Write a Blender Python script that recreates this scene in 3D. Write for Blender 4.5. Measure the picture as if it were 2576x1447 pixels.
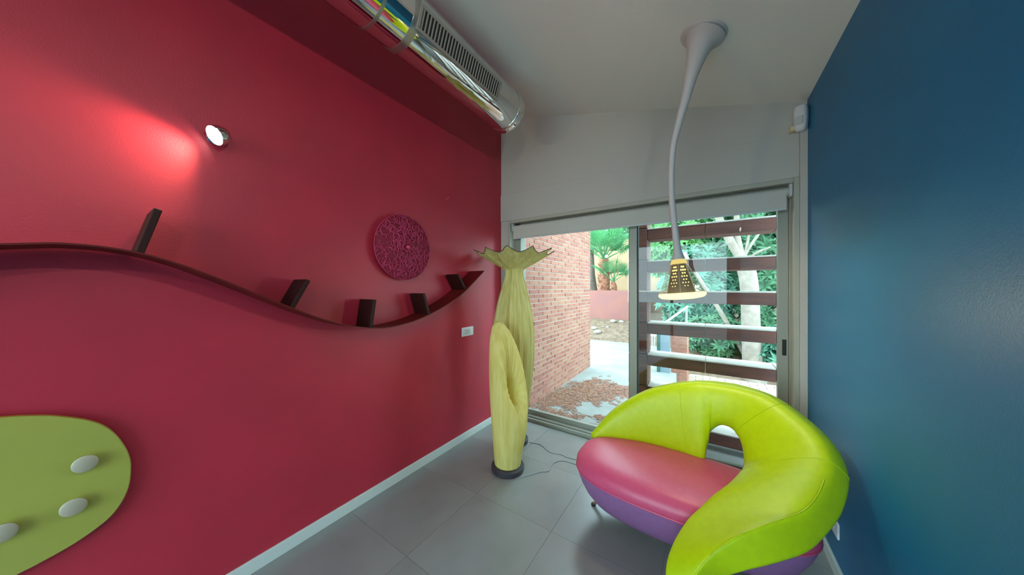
import bpy, math, random
from mathutils import Vector, Matrix, noise

for o in list(bpy.data.objects):
    bpy.data.objects.remove(o)
SC = bpy.context.scene
COL = SC.collection
rnd = random.Random(7)
PI = math.pi

# ------------------------------------------------------------------ camera, sky, exposure
cam = bpy.data.cameras.new('camera')
cam.sensor_width = 36.0
cam.lens = 740.0 / 2576.0 * 36.0
cam.clip_start = 0.02
cam_o = bpy.data.objects.new('camera', cam)
COL.objects.link(cam_o)
cam_o.location = (0, 0, 1.5)
cam_o.rotation_euler = (PI / 2, 0, math.atan2(492, 740))
SC.camera = cam_o

world = bpy.data.worlds.new('overcast_sky')
SC.world = world
world.use_nodes = True
bg = world.node_tree.nodes['Background']
bg.inputs['Color'].default_value = (0.66, 0.90, 1.0, 1)
bg.inputs['Strength'].default_value = 5.1

SC.view_settings.view_transform = 'Standard'
SC.view_settings.look = 'None'
SC.view_settings.exposure = 1.02
SC.view_settings.gamma = 1.0
SC.view_settings.use_curve_mapping = False

# ------------------------------------------------------------------ helpers
def lin(c):
    r = []
    for v in c:
        v /= 255.0
        r.append(v / 12.92 if v <= 0.04045 else ((v + 0.055) / 1.055) ** 2.4)
    return (*r, 1.0)

def mat(name, rgb, rough=0.6, metal=0.0, var=None, vscale=8.0, vdetail=4.0, bump=0.0, bscale=60.0, stretch=None,
        spec=0.5, sheen=0.0, trans=0.0, coat=0.0):
    """procedural principled material: a base colour, a second colour mixed in by noise, a noise bump"""
    m = bpy.data.materials.new(name)
    m.use_nodes = True
    nt = m.node_tree
    b = nt.nodes['Principled BSDF']
    b.inputs['Base Color'].default_value = lin(rgb)
    b.inputs['Roughness'].default_value = rough
    b.inputs['Metallic'].default_value = metal
    b.inputs['Specular IOR Level'].default_value = spec
    b.inputs['Sheen Weight'].default_value = sheen
    b.inputs['Coat Weight'].default_value = coat
    tc = nt.nodes.new('ShaderNodeTexCoord')
    vec = tc.outputs['Object']
    if stretch:
        mp = nt.nodes.new('ShaderNodeMapping')
        mp.inputs['Scale'].default_value = stretch
        nt.links.new(vec, mp.inputs['Vector'])
        vec = mp.outputs['Vector']
    if var:
        n = nt.nodes.new('ShaderNodeTexNoise')
        n.inputs['Scale'].default_value = vscale
        n.inputs['Detail'].default_value = vdetail
        nt.links.new(vec, n.inputs['Vector'])
        r = nt.nodes.new('ShaderNodeValToRGB')
        r.color_ramp.elements[0].position = 0.35
        r.color_ramp.elements[1].position = 0.65
        r.color_ramp.elements[0].color = lin(rgb)
        r.color_ramp.elements[1].color = lin(var)
        nt.links.new(n.outputs['Fac'], r.inputs['Fac'])
        nt.links.new(r.outputs['Color'], b.inputs['Base Color'])
    if bump:
        n2 = nt.nodes.new('ShaderNodeTexNoise')
        n2.inputs['Scale'].default_value = bscale
        n2.inputs['Detail'].default_value = 3
        nt.links.new(vec, n2.inputs['Vector'])
        bp = nt.nodes.new('ShaderNodeBump')
        bp.inputs['Strength'].default_value = bump
        bp.inputs['Distance'].default_value = 0.01
        nt.links.new(n2.outputs['Fac'], bp.inputs['Height'])
        nt.links.new(bp.outputs['Normal'], b.inputs['Normal'])
    if trans:
        out = nt.nodes['Material Output']
        t = nt.nodes.new('ShaderNodeBsdfTranslucent')
        src = b.inputs['Base Color']
        if src.is_linked:
            nt.links.new(src.links[0].from_socket, t.inputs['Color'])
        else:
            t.inputs['Color'].default_value = lin(rgb)
        mx = nt.nodes.new('ShaderNodeMixShader')
        mx.inputs[0].default_value = trans
        nt.links.new(b.outputs[0], mx.inputs[1])
        nt.links.new(t.outputs[0], mx.inputs[2])
        nt.links.new(mx.outputs[0], out.inputs['Surface'])
    return m

def thin_glass(name, tint=(0.93, 0.97, 0.96), refl=1.0, rough=0.0):
    """a pane: clear transmission plus mirror reflection by Fresnel"""
    m = bpy.data.materials.new(name)
    m.use_nodes = True
    nt = m.node_tree
    nt.nodes.clear()
    out = nt.nodes.new('ShaderNodeOutputMaterial')
    t = nt.nodes.new('ShaderNodeBsdfTransparent')
    t.inputs['Color'].default_value = (*tint, 1)
    g = nt.nodes.new('ShaderNodeBsdfGlossy')
    g.inputs['Roughness'].default_value = rough
    f = nt.nodes.new('ShaderNodeFresnel')
    f.inputs['IOR'].default_value = 1.5
    mul = nt.nodes.new('ShaderNodeMath')
    mul.operation = 'MULTIPLY'
    mul.inputs[1].default_value = refl
    geo = nt.nodes.new('ShaderNodeNewGeometry')          # reflect at the entry face only, so the far face of the pane stays clear
    inv = nt.nodes.new('ShaderNodeMath')
    inv.operation = 'SUBTRACT'
    inv.inputs[0].default_value = 1.0
    nt.links.new(geo.outputs['Backfacing'], inv.inputs[1])
    m2 = nt.nodes.new('ShaderNodeMath')
    m2.operation = 'MULTIPLY'
    nt.links.new(f.outputs[0], m2.inputs[0])
    nt.links.new(inv.outputs[0], m2.inputs[1])
    nt.links.new(m2.outputs[0], mul.inputs[0])
    mx = nt.nodes.new('ShaderNodeMixShader')
    nt.links.new(mul.outputs[0], mx.inputs[0])
    nt.links.new(t.outputs[0], mx.inputs[1])
    nt.links.new(g.outputs[0], mx.inputs[2])
    nt.links.new(mx.outputs[0], out.inputs['Surface'])
    return m

def frosted_clear(name):
    m = thin_glass(name, tint=(0.90, 0.89, 0.84), refl=1.6)
    nt = m.node_tree
    out = nt.nodes['Material Output']
    base = out.inputs['Surface'].links[0].from_socket
    d = nt.nodes.new('ShaderNodeBsdfTranslucent')
    d.inputs['Color'].default_value = (0.85, 0.84, 0.78, 1)
    d2 = nt.nodes.new('ShaderNodeBsdfDiffuse')
    d2.inputs['Color'].default_value = (0.85, 0.84, 0.78, 1)
    a = nt.nodes.new('ShaderNodeMixShader')
    nt.links.new(d.outputs[0], a.inputs[1])
    nt.links.new(d2.outputs[0], a.inputs[2])
    b = nt.nodes.new('ShaderNodeMixShader')
    b.inputs[0].default_value = 0.16
    nt.links.new(base, b.inputs[1])
    nt.links.new(a.outputs[0], b.inputs[2])
    nt.links.new(b.outputs[0], out.inputs['Surface'])
    return m

def emit(name, rgb, strength):
    m = bpy.data.materials.new(name)
    m.use_nodes = True
    nt = m.node_tree
    nt.nodes.clear()
    out = nt.nodes.new('ShaderNodeOutputMaterial')
    e = nt.nodes.new('ShaderNodeEmission')
    e.inputs['Color'].default_value = lin(rgb)
    e.inputs['Strength'].default_value = strength
    nt.links.new(e.outputs[0], out.inputs['Surface'])
    return m

class MB:
    """collects shapes; build() links them as ONE mesh object"""
    def __init__(s):
        s.v, s.f = [], []
    def add(s, vs, fs):
        k = len(s.v)
        s.v += [tuple(p) for p in vs]
        s.f += [tuple(i + k for i in f) for f in fs]
        return s
    def box(s, x0, x1, y0, y1, z0, z1, M=None):
        vs = [(x, y, z) for x in (x0, x1) for y in (y0, y1) for z in (z0, z1)]
        if M is not None:
            vs = [M @ Vector(p) for p in vs]
        return s.add(vs, [(0, 1, 3, 2), (4, 6, 7, 5), (0, 4, 5, 1), (2, 3, 7, 6), (0, 2, 6, 4), (1, 5, 7, 3)])
    def prism(s, pts, axis, a, b):
        """polygon (2D) extruded along an axis from a to b"""
        def P(p, t):
            return {'x': (t, p[0], p[1]), 'y': (p[0], t, p[1]), 'z': (p[0], p[1], t)}[axis]
        n = len(pts)
        vs = [P(p, a) for p in pts] + [P(p, b) for p in pts]
        fs = [tuple(range(n)), tuple(range(2 * n - 1, n - 1, -1))]
        fs += [(i, (i + 1) % n, n + (i + 1) % n, n + i) for i in range(n)]
        return s.add(vs, fs)
    def rings(s, rs, close=True, cap0=True, cap1=True):
        n = len(rs[0])
        vs = [p for r in rs for p in r]
        fs = []
        m = n if close else n - 1
        for i in range(len(rs) - 1):
            for j in range(m):
                fs.append((i * n + j, i * n + (j + 1) % n, (i + 1) * n + (j + 1) % n, (i + 1) * n + j))
        if cap0:
            fs.append(tuple(range(n - 1, -1, -1)))
        if cap1:
            fs.append(tuple(range((len(rs) - 1) * n, len(rs) * n)))
        return s.add(vs, fs)
    def tube(s, path, r, n=10, cap=True):
        path = [Vector(p) for p in path]
        rr = r if isinstance(r, (list, tuple)) else [r] * len(path)
        rs = []
        prev = None
        for i, p in enumerate(path):
            t = (path[min(i + 1, len(path) - 1)] - path[max(i - 1, 0)]).normalized()
            if prev is None:
                a = Vector((0, 0, 1)) if abs(t.z) < 0.9 else Vector((1, 0, 0))
                u = t.cross(a).normalized()
            else:
                u = (prev - t * prev.dot(t)).normalized()
            prev = u
            w = t.cross(u)
            rs.append([p + (u * math.cos(2 * PI * k / n) + w * math.sin(2 * PI * k / n)) * rr[i] for k in range(n)])
        return s.rings(rs, True, cap, cap)
    def lathe(s, prof, n=32, M=None, cap0=True, cap1=True):
        rs = []
        for (r, z) in prof:
            ring = [Vector((r * math.cos(2 * PI * k / n), r * math.sin(2 * PI * k / n), z)) for k in range(n)]
            rs.append([M @ p for p in ring] if M is not None else ring)
        return s.rings(rs, True, cap0, cap1)
    def mesh(s, name):
        me = bpy.data.meshes.new(name)
        me.from_pydata(s.v, [], s.f)
        me.update()
        return me
    def build(s, name, m, parent=None, smooth=None, bevel=0.0, seg=2):
        me = s.mesh(name)
        o = bpy.data.objects.new(name, me)
        COL.objects.link(o)
        if m:
            me.materials.append(m)
        fix_normals(me)
        if smooth is not None:
            me.shade_smooth()
            me.set_sharp_from_angle(angle=math.radians(smooth))
        if bevel:
            bv = o.modifiers.new('bevel', 'BEVEL')
            bv.width = bevel
            bv.segments = seg
            bv.limit_method = 'ANGLE'
        if parent:
            o.parent = parent
        return o

def fix_normals(me):
    import bmesh
    bm = bmesh.new()
    bm.from_mesh(me)
    bmesh.ops.recalc_face_normals(bm, faces=bm.faces)
    bm.to_mesh(me)
    bm.free()

def link_mesh(name, me, parent=None, loc=(0, 0, 0), rot=(0, 0, 0), scale=(1, 1, 1)):
    o = bpy.data.objects.new(name, me)
    COL.objects.link(o)
    o.location, o.rotation_euler, o.scale = loc, rot, scale
    if parent:
        o.parent = parent
    return o

def tag(o, label, cat, group=None, kind=None):
    o['label'] = label
    o['category'] = cat
    if group:
        o['group'] = group
    if kind:
        o['kind'] = kind
    return o

def empty(name, label, cat, loc=(0, 0, 0), group=None, kind=None):
    o = bpy.data.objects.new(name, None)
    COL.objects.link(o)
    o.location = loc
    o.empty_display_size = 0.1
    return tag(o, label, cat, group, kind)

def cat_rom(pts, n):
    pts = [Vector(p) for p in pts]
    out = []
    m = len(pts) - 1
    for i in range(n + 1):
        t = i / n * m
        k = min(int(t), m - 1)
        t -= k
        p0, p1, p2, p3 = pts[max(k - 1, 0)], pts[k], pts[k + 1], pts[min(k + 2, m)]
        out.append(0.5 * ((2 * p1) + (p2 - p0) * t + (2 * p0 - 5 * p1 + 4 * p2 - p3) * t * t + (3 * p1 - p0 - 3 * p2 + p3) * t ** 3))
    return out

# ------------------------------------------------------------------ room dimensions
XR, XB = -2.0, 0.565          # red wall, blue wall
YW, YF = 2.78, -2.3           # window wall, wall behind the camera
ZB, SL = 2.775, 0.267         # ceiling height at the blue wall, slope up towards the red wall
def zc(x):
    return ZB + (XB - x) * SL
DX0, DX1, DZ = -1.87, 0.50, 2.23   # door opening

# ------------------------------------------------------------------ materials
M = {}
M['red'] = mat('raspberry_paint', (184, 42, 64), 0.45, bump=0.10, bscale=160, var=(174, 42, 61), vscale=3, spec=0.5)
M['blue'] = mat('petrol_blue_paint', (6, 106, 154), 0.45, bump=0.10, bscale=160, var=(8, 109, 157), vscale=3, spec=0.35)
M['white_wall'] = mat('off_white_paint', (190, 186, 180), 0.7, bump=0.06, bscale=140, var=(186, 182, 177), vscale=2)
M['ceiling'] = mat('ceiling_paint', (234, 233, 228), 0.75, bump=0.05, bscale=120)
M['tile'] = mat('grey_floor_tile', (140, 141, 142), 0.26, var=(131, 132, 132), vscale=2.5, vdetail=6, bump=0.03, bscale=40)
M['grout'] = mat('grey_grout', (128, 129, 128), 0.8, bump=0.1)
M['skirting'] = mat('white_skirting', (206, 214, 210), 0.4)
M['alu'] = mat('aluminium_profile', (146, 148, 140), 0.4, metal=0.1, bump=0.02, bscale=200)
M['white_alu'] = mat('pale_profile', (172, 170, 158), 0.45, bump=0.01)
M['rubber'] = mat('black_rubber', (22, 23, 25), 0.6)
M['glass'] = thin_glass('window_glass', refl=1.0)
M['blind'] = mat('blind_cloth', (205, 204, 198), 0.8, bump=0.05, bscale=300, trans=0.12)
M['chrome'] = mat('mirror_chrome', (222, 222, 220), 0.045, metal=1.0, bump=0.012, bscale=2.5)
M['steel'] = mat('brushed_steel', (178, 176, 170), 0.32, metal=0.9, bump=0.03, bscale=120, stretch=(1, 1, 12))
M['button'] = mat('satin_button', (186, 176, 154), 0.45, metal=0.3, bump=0.02, bscale=120)
M['grille'] = mat('grille_grey', (150, 148, 140), 0.5, metal=0.3, bump=0.01)
M['dark'] = mat('dark_void', (18, 18, 20), 0.7)
M['shelf'] = mat('burgundy_plastic', (92, 20, 16), 0.45, var=(98, 25, 20), vscale=4, spec=0.3, bump=0.015, bscale=90)
M['bracket'] = mat('dark_bracket_plastic', (44, 13, 11), 0.55, spec=0.25, bump=0.015, bscale=90)
M['lime_panel'] = mat('lime_lacquer', (164, 164, 72), 0.45, var=(158, 160, 72), vscale=3, bump=0.015, bscale=150)
M['panel_edge'] = mat('amber_edge', (196, 150, 60), 0.4, bump=0.01)
M['lime'] = mat('lime_leather', (186, 212, 4), 0.42, var=(180, 206, 4), vscale=30, bump=0.05, bscale=350, spec=0.4)
M['pink'] = mat('pink_leather', (214, 84, 124), 0.38, var=(210, 80, 119), vscale=30, bump=0.05, bscale=350, spec=0.45)
M['purple'] = mat('purple_leather', (150, 102, 152), 0.5, var=(144, 98, 146), vscale=30, bump=0.05, bscale=350, spec=0.35)
M['pleat'] = mat('pleated_yellow_fabric', (236, 230, 160), 0.8, var=(220, 210, 130), vscale=26, bump=0.7, bscale=38, stretch=(1, 1, 0.06), trans=0.35)
M['pleat2'] = mat('crinkled_yellow_fabric', (240, 230, 150), 0.8, var=(228, 214, 124), vscale=26, bump=0.6, bscale=38, stretch=(1, 1, 0.08), trans=0.35)
M['lampbase'] = mat('dark_lamp_base', (52, 50, 58), 0.4, bump=0.01)
M['cable'] = mat('clear_grey_cable', (140, 148, 150), 0.4, bump=0.01)
M['plastic'] = mat('white_plastic', (222, 222, 226), 0.4, bump=0.01)
M['plastic2'] = mat('grey_white_plastic', (190, 196, 198), 0.4, bump=0.01)
M['cream'] = mat('cream_plastic', (214, 202, 160), 0.5, bump=0.01)
M['silicone'] = mat('white_silicone', (196, 190, 190), 0.55, bump=0.03, bscale=90)
M['lace'] = mat('magenta_mesh', (205, 62, 110), 0.55, bump=0.1, bscale=200, trans=0.2)
M['lace_shell'] = mat('magenta_shell', (150, 30, 62), 0.6, trans=0.3, bump=0.1, bscale=80)
M['knob_pink'] = mat('pink_knob', (205, 70, 100), 0.4, bump=0.01)
M['gold'] = mat('bronze_perforated', (118, 92, 40), 0.35, metal=0.6, bump=0.02)
M['shade_clear'] = frosted_clear('clear_shade')
M['glow'] = emit('warm_diffuser_glow', (255, 240, 165), 0.95)
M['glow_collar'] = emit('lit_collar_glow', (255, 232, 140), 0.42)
M['glow_dot'] = emit('perforation_glow', (255, 236, 140), 1.0)
M['spot_glow'] = emit('spot_bulb_glow', (255, 250, 235), 9.0)
M['brick_a'] = mat('brick_red', (152, 98, 82), 0.85, var=(146, 91, 77), vscale=20, bump=0.3, bscale=70)
M['brick_b'] = mat('brick_pale', (156, 106, 89), 0.85, var=(150, 98, 82), vscale=20, bump=0.3, bscale=70)
M['brick_c'] = mat('brick_deep', (144, 89, 76), 0.85, var=(138, 85, 72), vscale=20, bump=0.3, bscale=70)
M['brick_d'] = mat('brick_buff', (154, 110, 90), 0.85, var=(147, 99, 82), vscale=20, bump=0.3, bscale=70)
M['mortar'] = mat('mortar', (170, 156, 146), 0.9, bump=0.3, bscale=90)
M['beam'] = mat('brown_clay_beam', (104, 58, 46), 0.75, var=(82, 46, 40), vscale=7, vdetail=6, bump=0.25, bscale=50, stretch=(0.4, 1, 3))
M['coping'] = mat('pale_beam_top', (196, 188, 181), 0.8, var=(182, 173, 166), vscale=12, bump=0.1)
M['corten'] = mat('rusted_steel', (140, 88, 78), 0.8, var=(132, 84, 80), vscale=2.2, vdetail=6, bump=0.1, bscale=30)
M['ochre'] = mat('ochre_render', (164, 130, 98), 0.9, var=(150, 120, 94), vscale=1.2, vdetail=6, bump=0.1)
M['gravel'] = mat('pale_gravel', (168, 158, 145), 0.9, var=(130, 118, 105), vscale=14, vdetail=8, bump=0.6, bscale=30)
M['soil'] = mat('leaf_littered_soil', (122, 100, 82), 0.95, var=(92, 72, 58), vscale=9, vdetail=8, bump=0.8, bscale=25)
M['bark_pale'] = mat('pale_bark', (140, 128, 116), 0.85, var=(120, 108, 98), vscale=9, vdetail=6, bump=0.2, bscale=25)
M['bark_dark'] = mat('dark_bark', (92, 80, 70), 0.9, var=(70, 60, 54), vscale=12, bump=0.4, bscale=30)
M['palm_bark'] = mat('palm_bark', (150, 96, 70), 0.9, var=(116, 72, 56), vscale=12, bump=0.4, bscale=30)
M['leaf_a'] = mat('green_leaf', (88, 136, 96), 0.5, var=(60, 108, 76), vscale=3, trans=0.3)
M['leaf_b'] = mat('light_green_leaf', (112, 166, 96), 0.5, var=(86, 142, 88), vscale=3, trans=0.35)
M['leaf_c'] = mat('blue_green_leaf', (96, 150, 124), 0.5, var=(66, 120, 98), vscale=3, trans=0.3)
M['frond'] = mat('palm_frond_green', (92, 156, 100), 0.45, var=(72, 132, 86), vscale=4, trans=0.4)
M['rail_green'] = mat('green_gate_metal', (52, 92, 84), 0.5, bump=0.01)
M['rail_white'] = mat('white_bar_metal', (206, 214, 212), 0.5, bump=0.01)
M['handrail'] = mat('pale_handrail', (134, 152, 144), 0.5, bump=0.01)
M['paver'] = mat('pale_paver', (168, 148, 135), 0.85, var=(156, 136, 124), vscale=10, bump=0.2, bscale=60)
M['paver2'] = mat('pink_paver', (160, 136, 124), 0.85, var=(150, 126, 115), vscale=10, bump=0.2, bscale=60)
M['litter'] = mat('fallen_needles', (150, 106, 86), 0.95, var=(126, 86, 70), vscale=20)

def concrete_with_litter():
    m = mat('patio_concrete', (136, 137, 134), 0.85, var=(122, 122, 119), vscale=3, vdetail=8, bump=0.1, bscale=40)
    return m
M['concrete'] = concrete_with_litter()

# ------------------------------------------------------------------ the room shell
def struct(o, label, cat):
    return tag(o, label, cat, kind='structure')

fl = MB().box(XR - 0.3, XB + 0.3, YF - 0.3, YW + 0.08, -0.12, -0.0035).build('floor', M['grout'])
struct(fl, 'grey tiled floor of the room', 'floor')
TS = 0.60
tile_me = MB().box(0.0008, TS - 0.0008, 0.0008, TS - 0.0008, -0.009, 0).mesh('tile')
tile_me.materials.append(M['tile'])
fix_normals(tile_me)
ty = YW + 0.06
def tile_piece(x0, x1, y0, y1):
    if x1 - x0 > TS - 1e-4 and y1 - y0 > TS - 1e-4:
        link_mesh('tile', tile_me, fl, (x0, y0, 0))
    else:
        MB().box(x0 + 0.0008, x1 - 0.0008, y0 + 0.0008, y1 - 0.0008, -0.009, 0).build('tile', M['tile'], fl)
y1 = ty
while y1 > YF + 0.01:
    y0 = max(y1 - TS, YF)
    x0 = XR
    while x0 < XB - 0.01:
        x1 = min(x0 + TS, XB)
        tile_piece(x0, x1, y0, y1)
        x0 = x1
    y1 = y0

wl = MB().box(XR - 0.2, XR, YF - 0.2, YW + 0.2, -0.1, 3.9).build('wall_left', M['red'])
struct(wl, 'raspberry red painted side wall', 'wall')
wr = MB().box(XB, XB + 0.2, YF - 0.2, YW + 0.2, -0.1, 3.9).build('wall_right', M['blue'])
struct(wr, 'petrol blue painted side wall', 'wall')
ce = MB().prism([(XR - 0.2, zc(XR - 0.2)), (XB + 0.2, zc(XB + 0.2)), (XB + 0.2, zc(XB + 0.2) + 0.2), (XR - 0.2, zc(XR - 0.2) + 0.2)], 'y', YF - 0.2, YW + 0.2)
ce = ce.build('ceiling', M['ceiling'])
struct(ce, 'sloping off-white ceiling', 'ceiling')
mb = MB()
mb.box(XR, DX0, YW, YW + 0.2, -0.1, DZ).box(DX1, XB, YW, YW + 0.2, -0.1, DZ)
mb.prism([(XR, DZ), (XB, DZ), (XB, zc(XB)), (XR, zc(XR))], 'y', YW, YW + 0.2)
wb = mb.build('wall_back', M['white_wall'])
struct(wb, 'off-white end wall around the sliding glass door', 'wall')
# wall behind the camera with its own window
FX0, FX1, FZ0, FZ1 = -1.85, 0.42, 0.08, 2.6
mb = MB()
mb.box(XR, FX0, YF - 0.2, YF, -0.1, FZ1).box(FX1, XB, YF - 0.2, YF, -0.1, FZ1).box(FX0, FX1, YF - 0.2, YF, -0.1, FZ0)
mb.prism([(XR, FZ1), (XB, FZ1), (XB, zc(XB)), (XR, zc(XR))], 'y', YF - 0.2, YF)
wf = mb.build('wall_front', M['white_wall'])
struct(wf, 'off-white wall behind the viewer with a wide window', 'wall')
w2 = empty('window_2', 'wide window in the wall behind the viewer', 'window', ((FX0 + FX1) / 2, YF - 0.1, FZ0), kind='structure')
def rel(o, p):
    """parent while keeping world placement (parents here are unrotated)"""
    o.parent = p
    o.location = Vector(o.location) - Vector(p.location)
    return o
rel(MB().box(FX0, FX0 + 0.06, YF - 0.13, YF - 0.07, FZ0, FZ1).box(FX1 - 0.06, FX1, YF - 0.13, YF - 0.07, FZ0, FZ1)
    .box(FX0, FX1, YF - 0.13, YF - 0.07, FZ0, FZ0 + 0.06).box(FX0, FX1, YF - 0.13, YF - 0.07, FZ1 - 0.06, FZ1)
    .box(-0.76, -0.70, YF - 0.13, YF - 0.07, FZ0, FZ1).build('frame', M['alu']), w2)
rel(MB().box(FX0, FX1, YF - 0.102, YF - 0.098, FZ0, FZ1).build('pane', M['glass']), w2)

# skirtings, trims
o = MB().box(XR, XR + 0.015, YF, YW, 0, 0.07).build('baseboard_left', M['skirting'], bevel=0.003)
struct(o, 'white skirting board along the red wall', 'skirting board')
o = MB().box(XB - 0.015, XB, YF, YW - 0.03, 0, 0.07).build('baseboard_right', M['skirting'], bevel=0.003)
struct(o, 'white skirting board along the blue wall', 'skirting board')
o = MB().box(0.525, XB, YW - 0.022, YW, 0, 2.60).build('trim_1', M['white_wall'], bevel=0.003)
struct(o, 'narrow upright strip between the door and the blue wall', 'trim')
o = MB().box(XR, 0.525, YW - 0.012, YW, DZ + 0.03, 2.568).build('trim_2', M['white_wall'], bevel=0.004)
struct(o, 'flat off-white lintel panel above the sliding door', 'trim')

# ------------------------------------------------------------------ sliding glass door
w1 = empty('window_1', 'aluminium sliding glass door onto the patio', 'glass door', ((DX0 + DX1) / 2, YW + 0.1, 0), kind='structure')
def wpart(mb, name, m, bevel=0.0, parent=None):
    o = mb.build(name, m, bevel=bevel)
    if parent is None:
        return rel(o, w1)
    o.parent = parent
    o.location = Vector(o.location) - Vector(w1.location) - Vector(parent.location)
    return o
wpart(MB().box(DX0 - 0.025, DX0 + 0.004, YW - 0.014, YW + 0.08, 0, DZ + 0.03).box(DX1 - 0.004, DX1 + 0.025, YW - 0.014, YW + 0.08, 0, DZ + 0.03)
      .box(DX0 + 0.004, DX1 - 0.004, YW - 0.014, YW + 0.08, DZ - 0.004, DZ + 0.03), 'casing', M['white_alu'], 0.003)
YG = 2.885
wpart(MB().box(DX0, DX0 + 0.085, YG - 0.02, YG + 0.09, 0.0, DZ).box(DX1 - 0.012, DX1, YG - 0.02, YG + 0.09, 0, DZ)
      .box(DX0, DX1, YG - 0.02, YG + 0.09, DZ - 0.06, DZ), 'frame', M['alu'], 0.003)
wpart(MB().box(DX0, DX1, YG - 0.035, YG + 0.1, 0, 0.035).box(DX0, DX1, YG - 0.005, YG + 0.1, 0.035, 0.05), 'sill_track', M['alu'], 0.003)
# fixed leaf (left) and sliding leaf (right)
wpart(MB().box(DX0 + 0.085, -0.56, YG + 0.045, YG + 0.085, 0.05, 0.10).box(DX0 + 0.085, -0.56, YG + 0.045, YG + 0.085, DZ - 0.11, DZ - 0.06), 'fixed_leaf_rail', M['alu'], 0.003)
wpart(MB().box(DX0 + 0.085, -0.56, YG + 0.062, YG + 0.067, 0.10, DZ - 0.11), 'pane', M['glass'])
wpart(MB().box(-0.607, -0.538, YG - 0.01, YG + 0.035, 0.05, DZ - 0.06), 'meeting_stile', M['alu'], 0.004)
wpart(MB().box(-0.537, -0.528, YG - 0.005, YG + 0.03, 0.10, DZ - 0.11), 'gasket', M['rubber'])
ls = wpart(MB().box(0.427, DX1 - 0.012, YG - 0.01, YG + 0.035, 0.05, DZ - 0.06), 'lock_stile', M['alu'], 0.004)
wpart(MB().box(0.452, 0.476, YG - 0.0125, YG - 0.004, 1.005, 1.122), 'handle_recess', M['rubber'], 0.003, ls)
wpart(MB().box(-0.538, 0.427, YG - 0.01, YG + 0.035, 0.05, 0.11).box(-0.538, 0.427, YG - 0.01, YG + 0.035, DZ - 0.12, DZ - 0.06), 'sliding_leaf_rail', M['alu'], 0.004)
wpart(MB().box(-0.538, 0.427, YG + 0.010, YG + 0.015, 0.11, DZ - 0.12), 'pane', M['glass'])

# roller blind
rb = empty('roller_blind', 'white roller blind rolled up over the sliding glass door', 'blind', (-0.68, 2.815, 2.18))
def part(mb, name, m, p, **k):
    o = mb.build(name, m, **k)
    return rel(o, p)
part(MB().tube([(-1.845, 2.815, 2.178), (0.475, 2.815, 2.178)], 0.027, 20), 'roller', M['blind'], rb, smooth=40)
part(MB().box(-1.835, 0.462, 2.786, 2.789, 2.062, 2.178), 'cloth', M['blind'], rb)
part(MB().box(-1.835, 0.462, 2.782, 2.794, 2.046, 2.064), 'bottom_bar', M['plastic2'], rb, bevel=0.003)
for x0, x1 in ((-1.862, -1.846), (0.476, 0.494)):
    part(MB().box(x0, x1, 2.79, 2.845, 2.14, 2.228), 'bracket', M['plastic2'], rb, bevel=0.003)

# ------------------------------------------------------------------ chrome air duct under the ceiling
dc = Vector((-1.45, 0, 3.02))
DR = 0.165
duct = empty('ventilation_duct', 'mirror-polished round metal air duct hung under the ceiling', 'air duct', (dc.x, 2.1, dc.z))
def ring_y(y, r, n=72):
    return [(dc.x + r * math.cos(2 * PI * k / n), y, dc.z + r * math.sin(2 * PI * k / n)) for k in range(n)]
part(MB().rings([ring_y(YF, DR), ring_y(0.6, DR), ring_y(2.06, DR)]), 'pipe', M['chrome'], duct, smooth=40)
part(MB().rings([ring_y(2.045, DR + 0.001), ring_y(2.05, DR + 0.007), ring_y(2.06, DR + 0.008), ring_y(2.068, DR + 0.003), ring_y(2.075, DR + 0.003),
                 ring_y(2.09, DR + 0.007), ring_y(2.115, DR + 0.006), ring_y(2.12, DR - 0.004), ring_y(2.12, DR - 0.05)]), 'end_cap', M['chrome'], duct, smooth=50)
for y, w in ((1.035, 0.042), (0.86, 0.016), (-0.9, 0.042)):
    e = DR + 0.003
    part(MB().rings([ring_y(y - w / 2, DR - 0.01), ring_y(y - w / 2, e), ring_y(y + w / 2, e), ring_y(y + w / 2, DR - 0.01)], cap0=False, cap1=False),
         'strap' if w > 0.02 else 'joint_ring', M['steel'], duct, smooth=30)
    if w > 0.02:
        for s in (-1, 1):
            xx = dc.x + s * 0.06
            part(MB().box(xx - 0.003, xx + 0.003, y - 0.015, y + 0.015, dc.z + 0.15, zc(xx) + 0.002), 'hanger', M['steel'], duct)
        part(MB().box(dc.x - 0.02, dc.x + 0.02, y - 0.024, y + 0.024, dc.z + DR, dc.z + DR + 0.03), 'clamp', M['steel'], duct, bevel=0.004)
# grille on the room side
ga = math.radians(-20)
GM = Matrix.Translation((dc.x + math.cos(ga) * (DR - 0.006), 1.41, dc.z + math.sin(ga) * (DR - 0.006))) @ Matrix.Rotation(-ga, 4, 'Y')
GL, GH = 0.37, 0.066          # half length, half height
gm = MB()
for (y0, y1, z0, z1) in ((-GL, GL, GH - 0.018, GH), (-GL, GL, -GH, -GH + 0.018), (-GL, -GL + 0.018, -GH + 0.018, GH - 0.018), (GL - 0.018, GL, -GH + 0.018, GH - 0.018)):
    gm.box(-0.02, 0.012, y0, y1, z0, z1, GM)
gf = part(gm, 'grille_frame', M['grille'], duct, bevel=0.002)
part(MB().box(-0.008, 0.007, -GL + 0.018, GL - 0.018, -GH + 0.018, GH - 0.018, GM), 'grille_void', M['dark'], duct)
sl_me = None
for i in range(30):
    y = -GL + 0.028 + i * (2 * GL - 0.056) / 29
    Ms = GM @ Matrix.Translation((0.008, y, 0)) @ Matrix.Rotation(0.5, 4, 'Z')
    part(MB().box(-0.006, 0.004, -0.0035, 0.0035, -GH + 0.018, GH - 0.018, Ms), 'slat', M['grille'], duct)

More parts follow.
